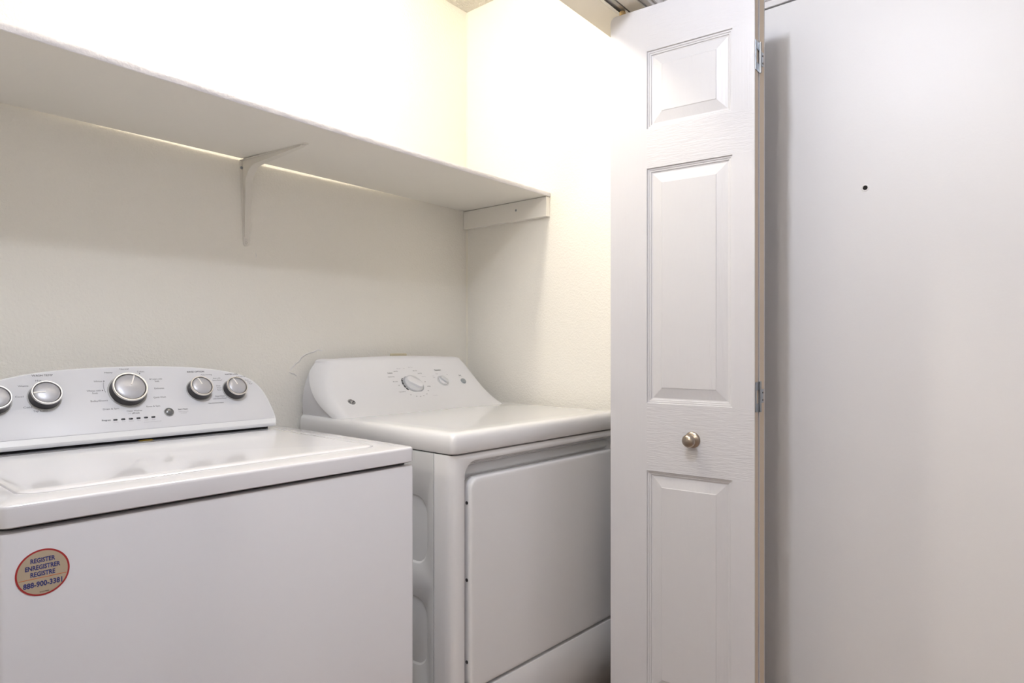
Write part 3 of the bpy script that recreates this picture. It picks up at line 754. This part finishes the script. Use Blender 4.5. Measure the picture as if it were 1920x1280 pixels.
# knob
KT = T1_ @ Matrix.Translation((DW-0.1545, 0, 0.881)) @ Matrix(((1, 0, 0, 0), (0, 0, -1, 0), (0, 1, 0, 0), (0, 0, 0, 1)))
b = bmesh.new(); lathe(b, [(0.0205, 0), (0.0205, 0.002), (0.0190, 0.0040), (0.0150, 0.0058), (0.0095, 0.0075)], KT, 40, True, False); kr = obj('door_knob', b, M['nickel'], bif, 40, label='round brushed nickel knob on a backplate')
b = bmesh.new(); lathe(b, [(0.0098, 0.006), (0.0085, 0.012), (0.0095, 0.0165), (0.0140, 0.0200), (0.0165, 0.0250), (0.0165, 0.0290), (0.0145, 0.0335), (0.0105, 0.0366), (0.005, 0.0381), (0.001, 0.0384)], KT, 40); obj('knob_ball', b, M['nickel'], kr, 60)
# hinges on the folded near edges
HT = T1_ @ Matrix.Translation((DW, 0, 0)); HT2 = T2_ @ Matrix.Translation((DW, 0, 0))
for hz, kind in ((1.8200, 0), (0.9955, 1)):
    b = bmesh.new()
    # leaf plate on first panel, barrel, leaf plate on second panel
    box(b, 0.0002, 0.0020, 0.006, DT+0.001, hz-0.036, hz-0.016, HT, 0.0004, 1)
    box(b, 0.0002, 0.0020, 0.006, DT+0.001, hz+0.016, hz+0.036, HT, 0.0004, 1)
    box(b, 0.0002, 0.0020, 0.004, 0.010, hz-0.036, hz+0.036, HT, 0.0004, 1)
    box(b, 0.0002, 0.0020, 0.001, 0.021, hz-0.016, hz+0.018, HT2, 0.0004, 1)
    h = obj('hinge', b, M['zinc'], bif)
    b = bmesh.new(); BTm = HT @ Matrix.Translation((0.0040, DT+0.0010, 0))
    lathe(b, [(0.001, hz-0.0375), (0.0030, hz-0.037), (0.0030, hz-0.017), (0.0026, hz-0.0168), (0.0026, hz-0.0160), (0.0030, hz-0.0158), (0.0030, hz+0.0158), (0.0026, hz+0.016), (0.0026, hz+0.0168), (0.0030, hz+0.017), (0.0030, hz+0.037), (0.001, hz+0.0375)], BTm, 12); obj('hinge_barrel', b, M['zinc'], h)
    for s in (-1, 1):
        b = bmesh.new(); lathe(b, [(0.0024, 0.0), (0.002, 0.0008)], HT2 @ Matrix.Translation((0.0020, 0.016, hz+s*0.009)) @ Matrix.Rotation(PI/2, 4, 'Y'), 10); obj('hinge_screw', b, M['charcoal'], h)
# guide roller on the free edge
RT = T1_ @ Matrix.Translation((0.028, DT/2, 0))
b = bmesh.new(); lathe(b, [(0.004, DZ1), (0.004, DZ1+0.005), (0.0075, DZ1+0.0055), (0.0085, DZ1+0.008), (0.0085, DZ1+0.015), (0.0065, DZ1+0.017)], RT, 20); obj('guide_roller', b, M['brass'], bif)

# track in the header
tr = thing('door_track', 'steel bifold door track set under the closet header', 'track', tuple(WF @ Vector((-0.97, -0.893, 2.045))))
b = bmesh.new()
ty0, ty1 = -0.9095, -0.8785
box(b, XL+0.01, -0.24, ty0, ty1, 2.0575, 2.0590, WF)
box(b, XL+0.01, -0.24, ty1-0.0015, ty1, 2.0330, 2.0585, WF); box(b, XL+0.01, -0.24, ty0, ty0+0.0015, 2.0330, 2.0585, WF)
box(b, XL+0.01, -0.24, ty1-0.0095, ty1, 2.0325, 2.0338, WF); box(b, XL+0.01, -0.24, ty0, ty0+0.0085, 2.0325, 2.0338, WF)
obj('track_channel', b, M['trackm'], tr)

# ------------------------------------------------------------------ ceiling lights (above the frame), the last one added as fill
def lamp(spec, label):
    (x, y, z), r, col, st = spec
    t = thing('ceiling_light', label, 'ceiling light', (x, y, CZ))
    b = bmesh.new(); lathe(b, [(0.075, CZ-0.001), (0.075, CZ-0.012), (0.05, CZ-0.02), (0.03, CZ-0.03), (0.03, z+r*0.9)], Matrix.Translation((x, y, 0)), 28); obj('lamp_base', b, M['trim'], t)
    b = bmesh.new(); bmesh.ops.create_icosphere(b, subdivisions=3, radius=r, matrix=Matrix.Translation((x, y, z)))
    obj('lamp_globe', b, emit('lit_globe', col, st), t, 60)
lamp(CLOSET_LAMP, 'warm globe ceiling light inside the closet above the shelf front')
lamp(HALL_LAMP, 'globe ceiling light in the hall just outside the closet')
lamp(FILL_LAMP, 'added fill globe farther down the hall behind the viewer')
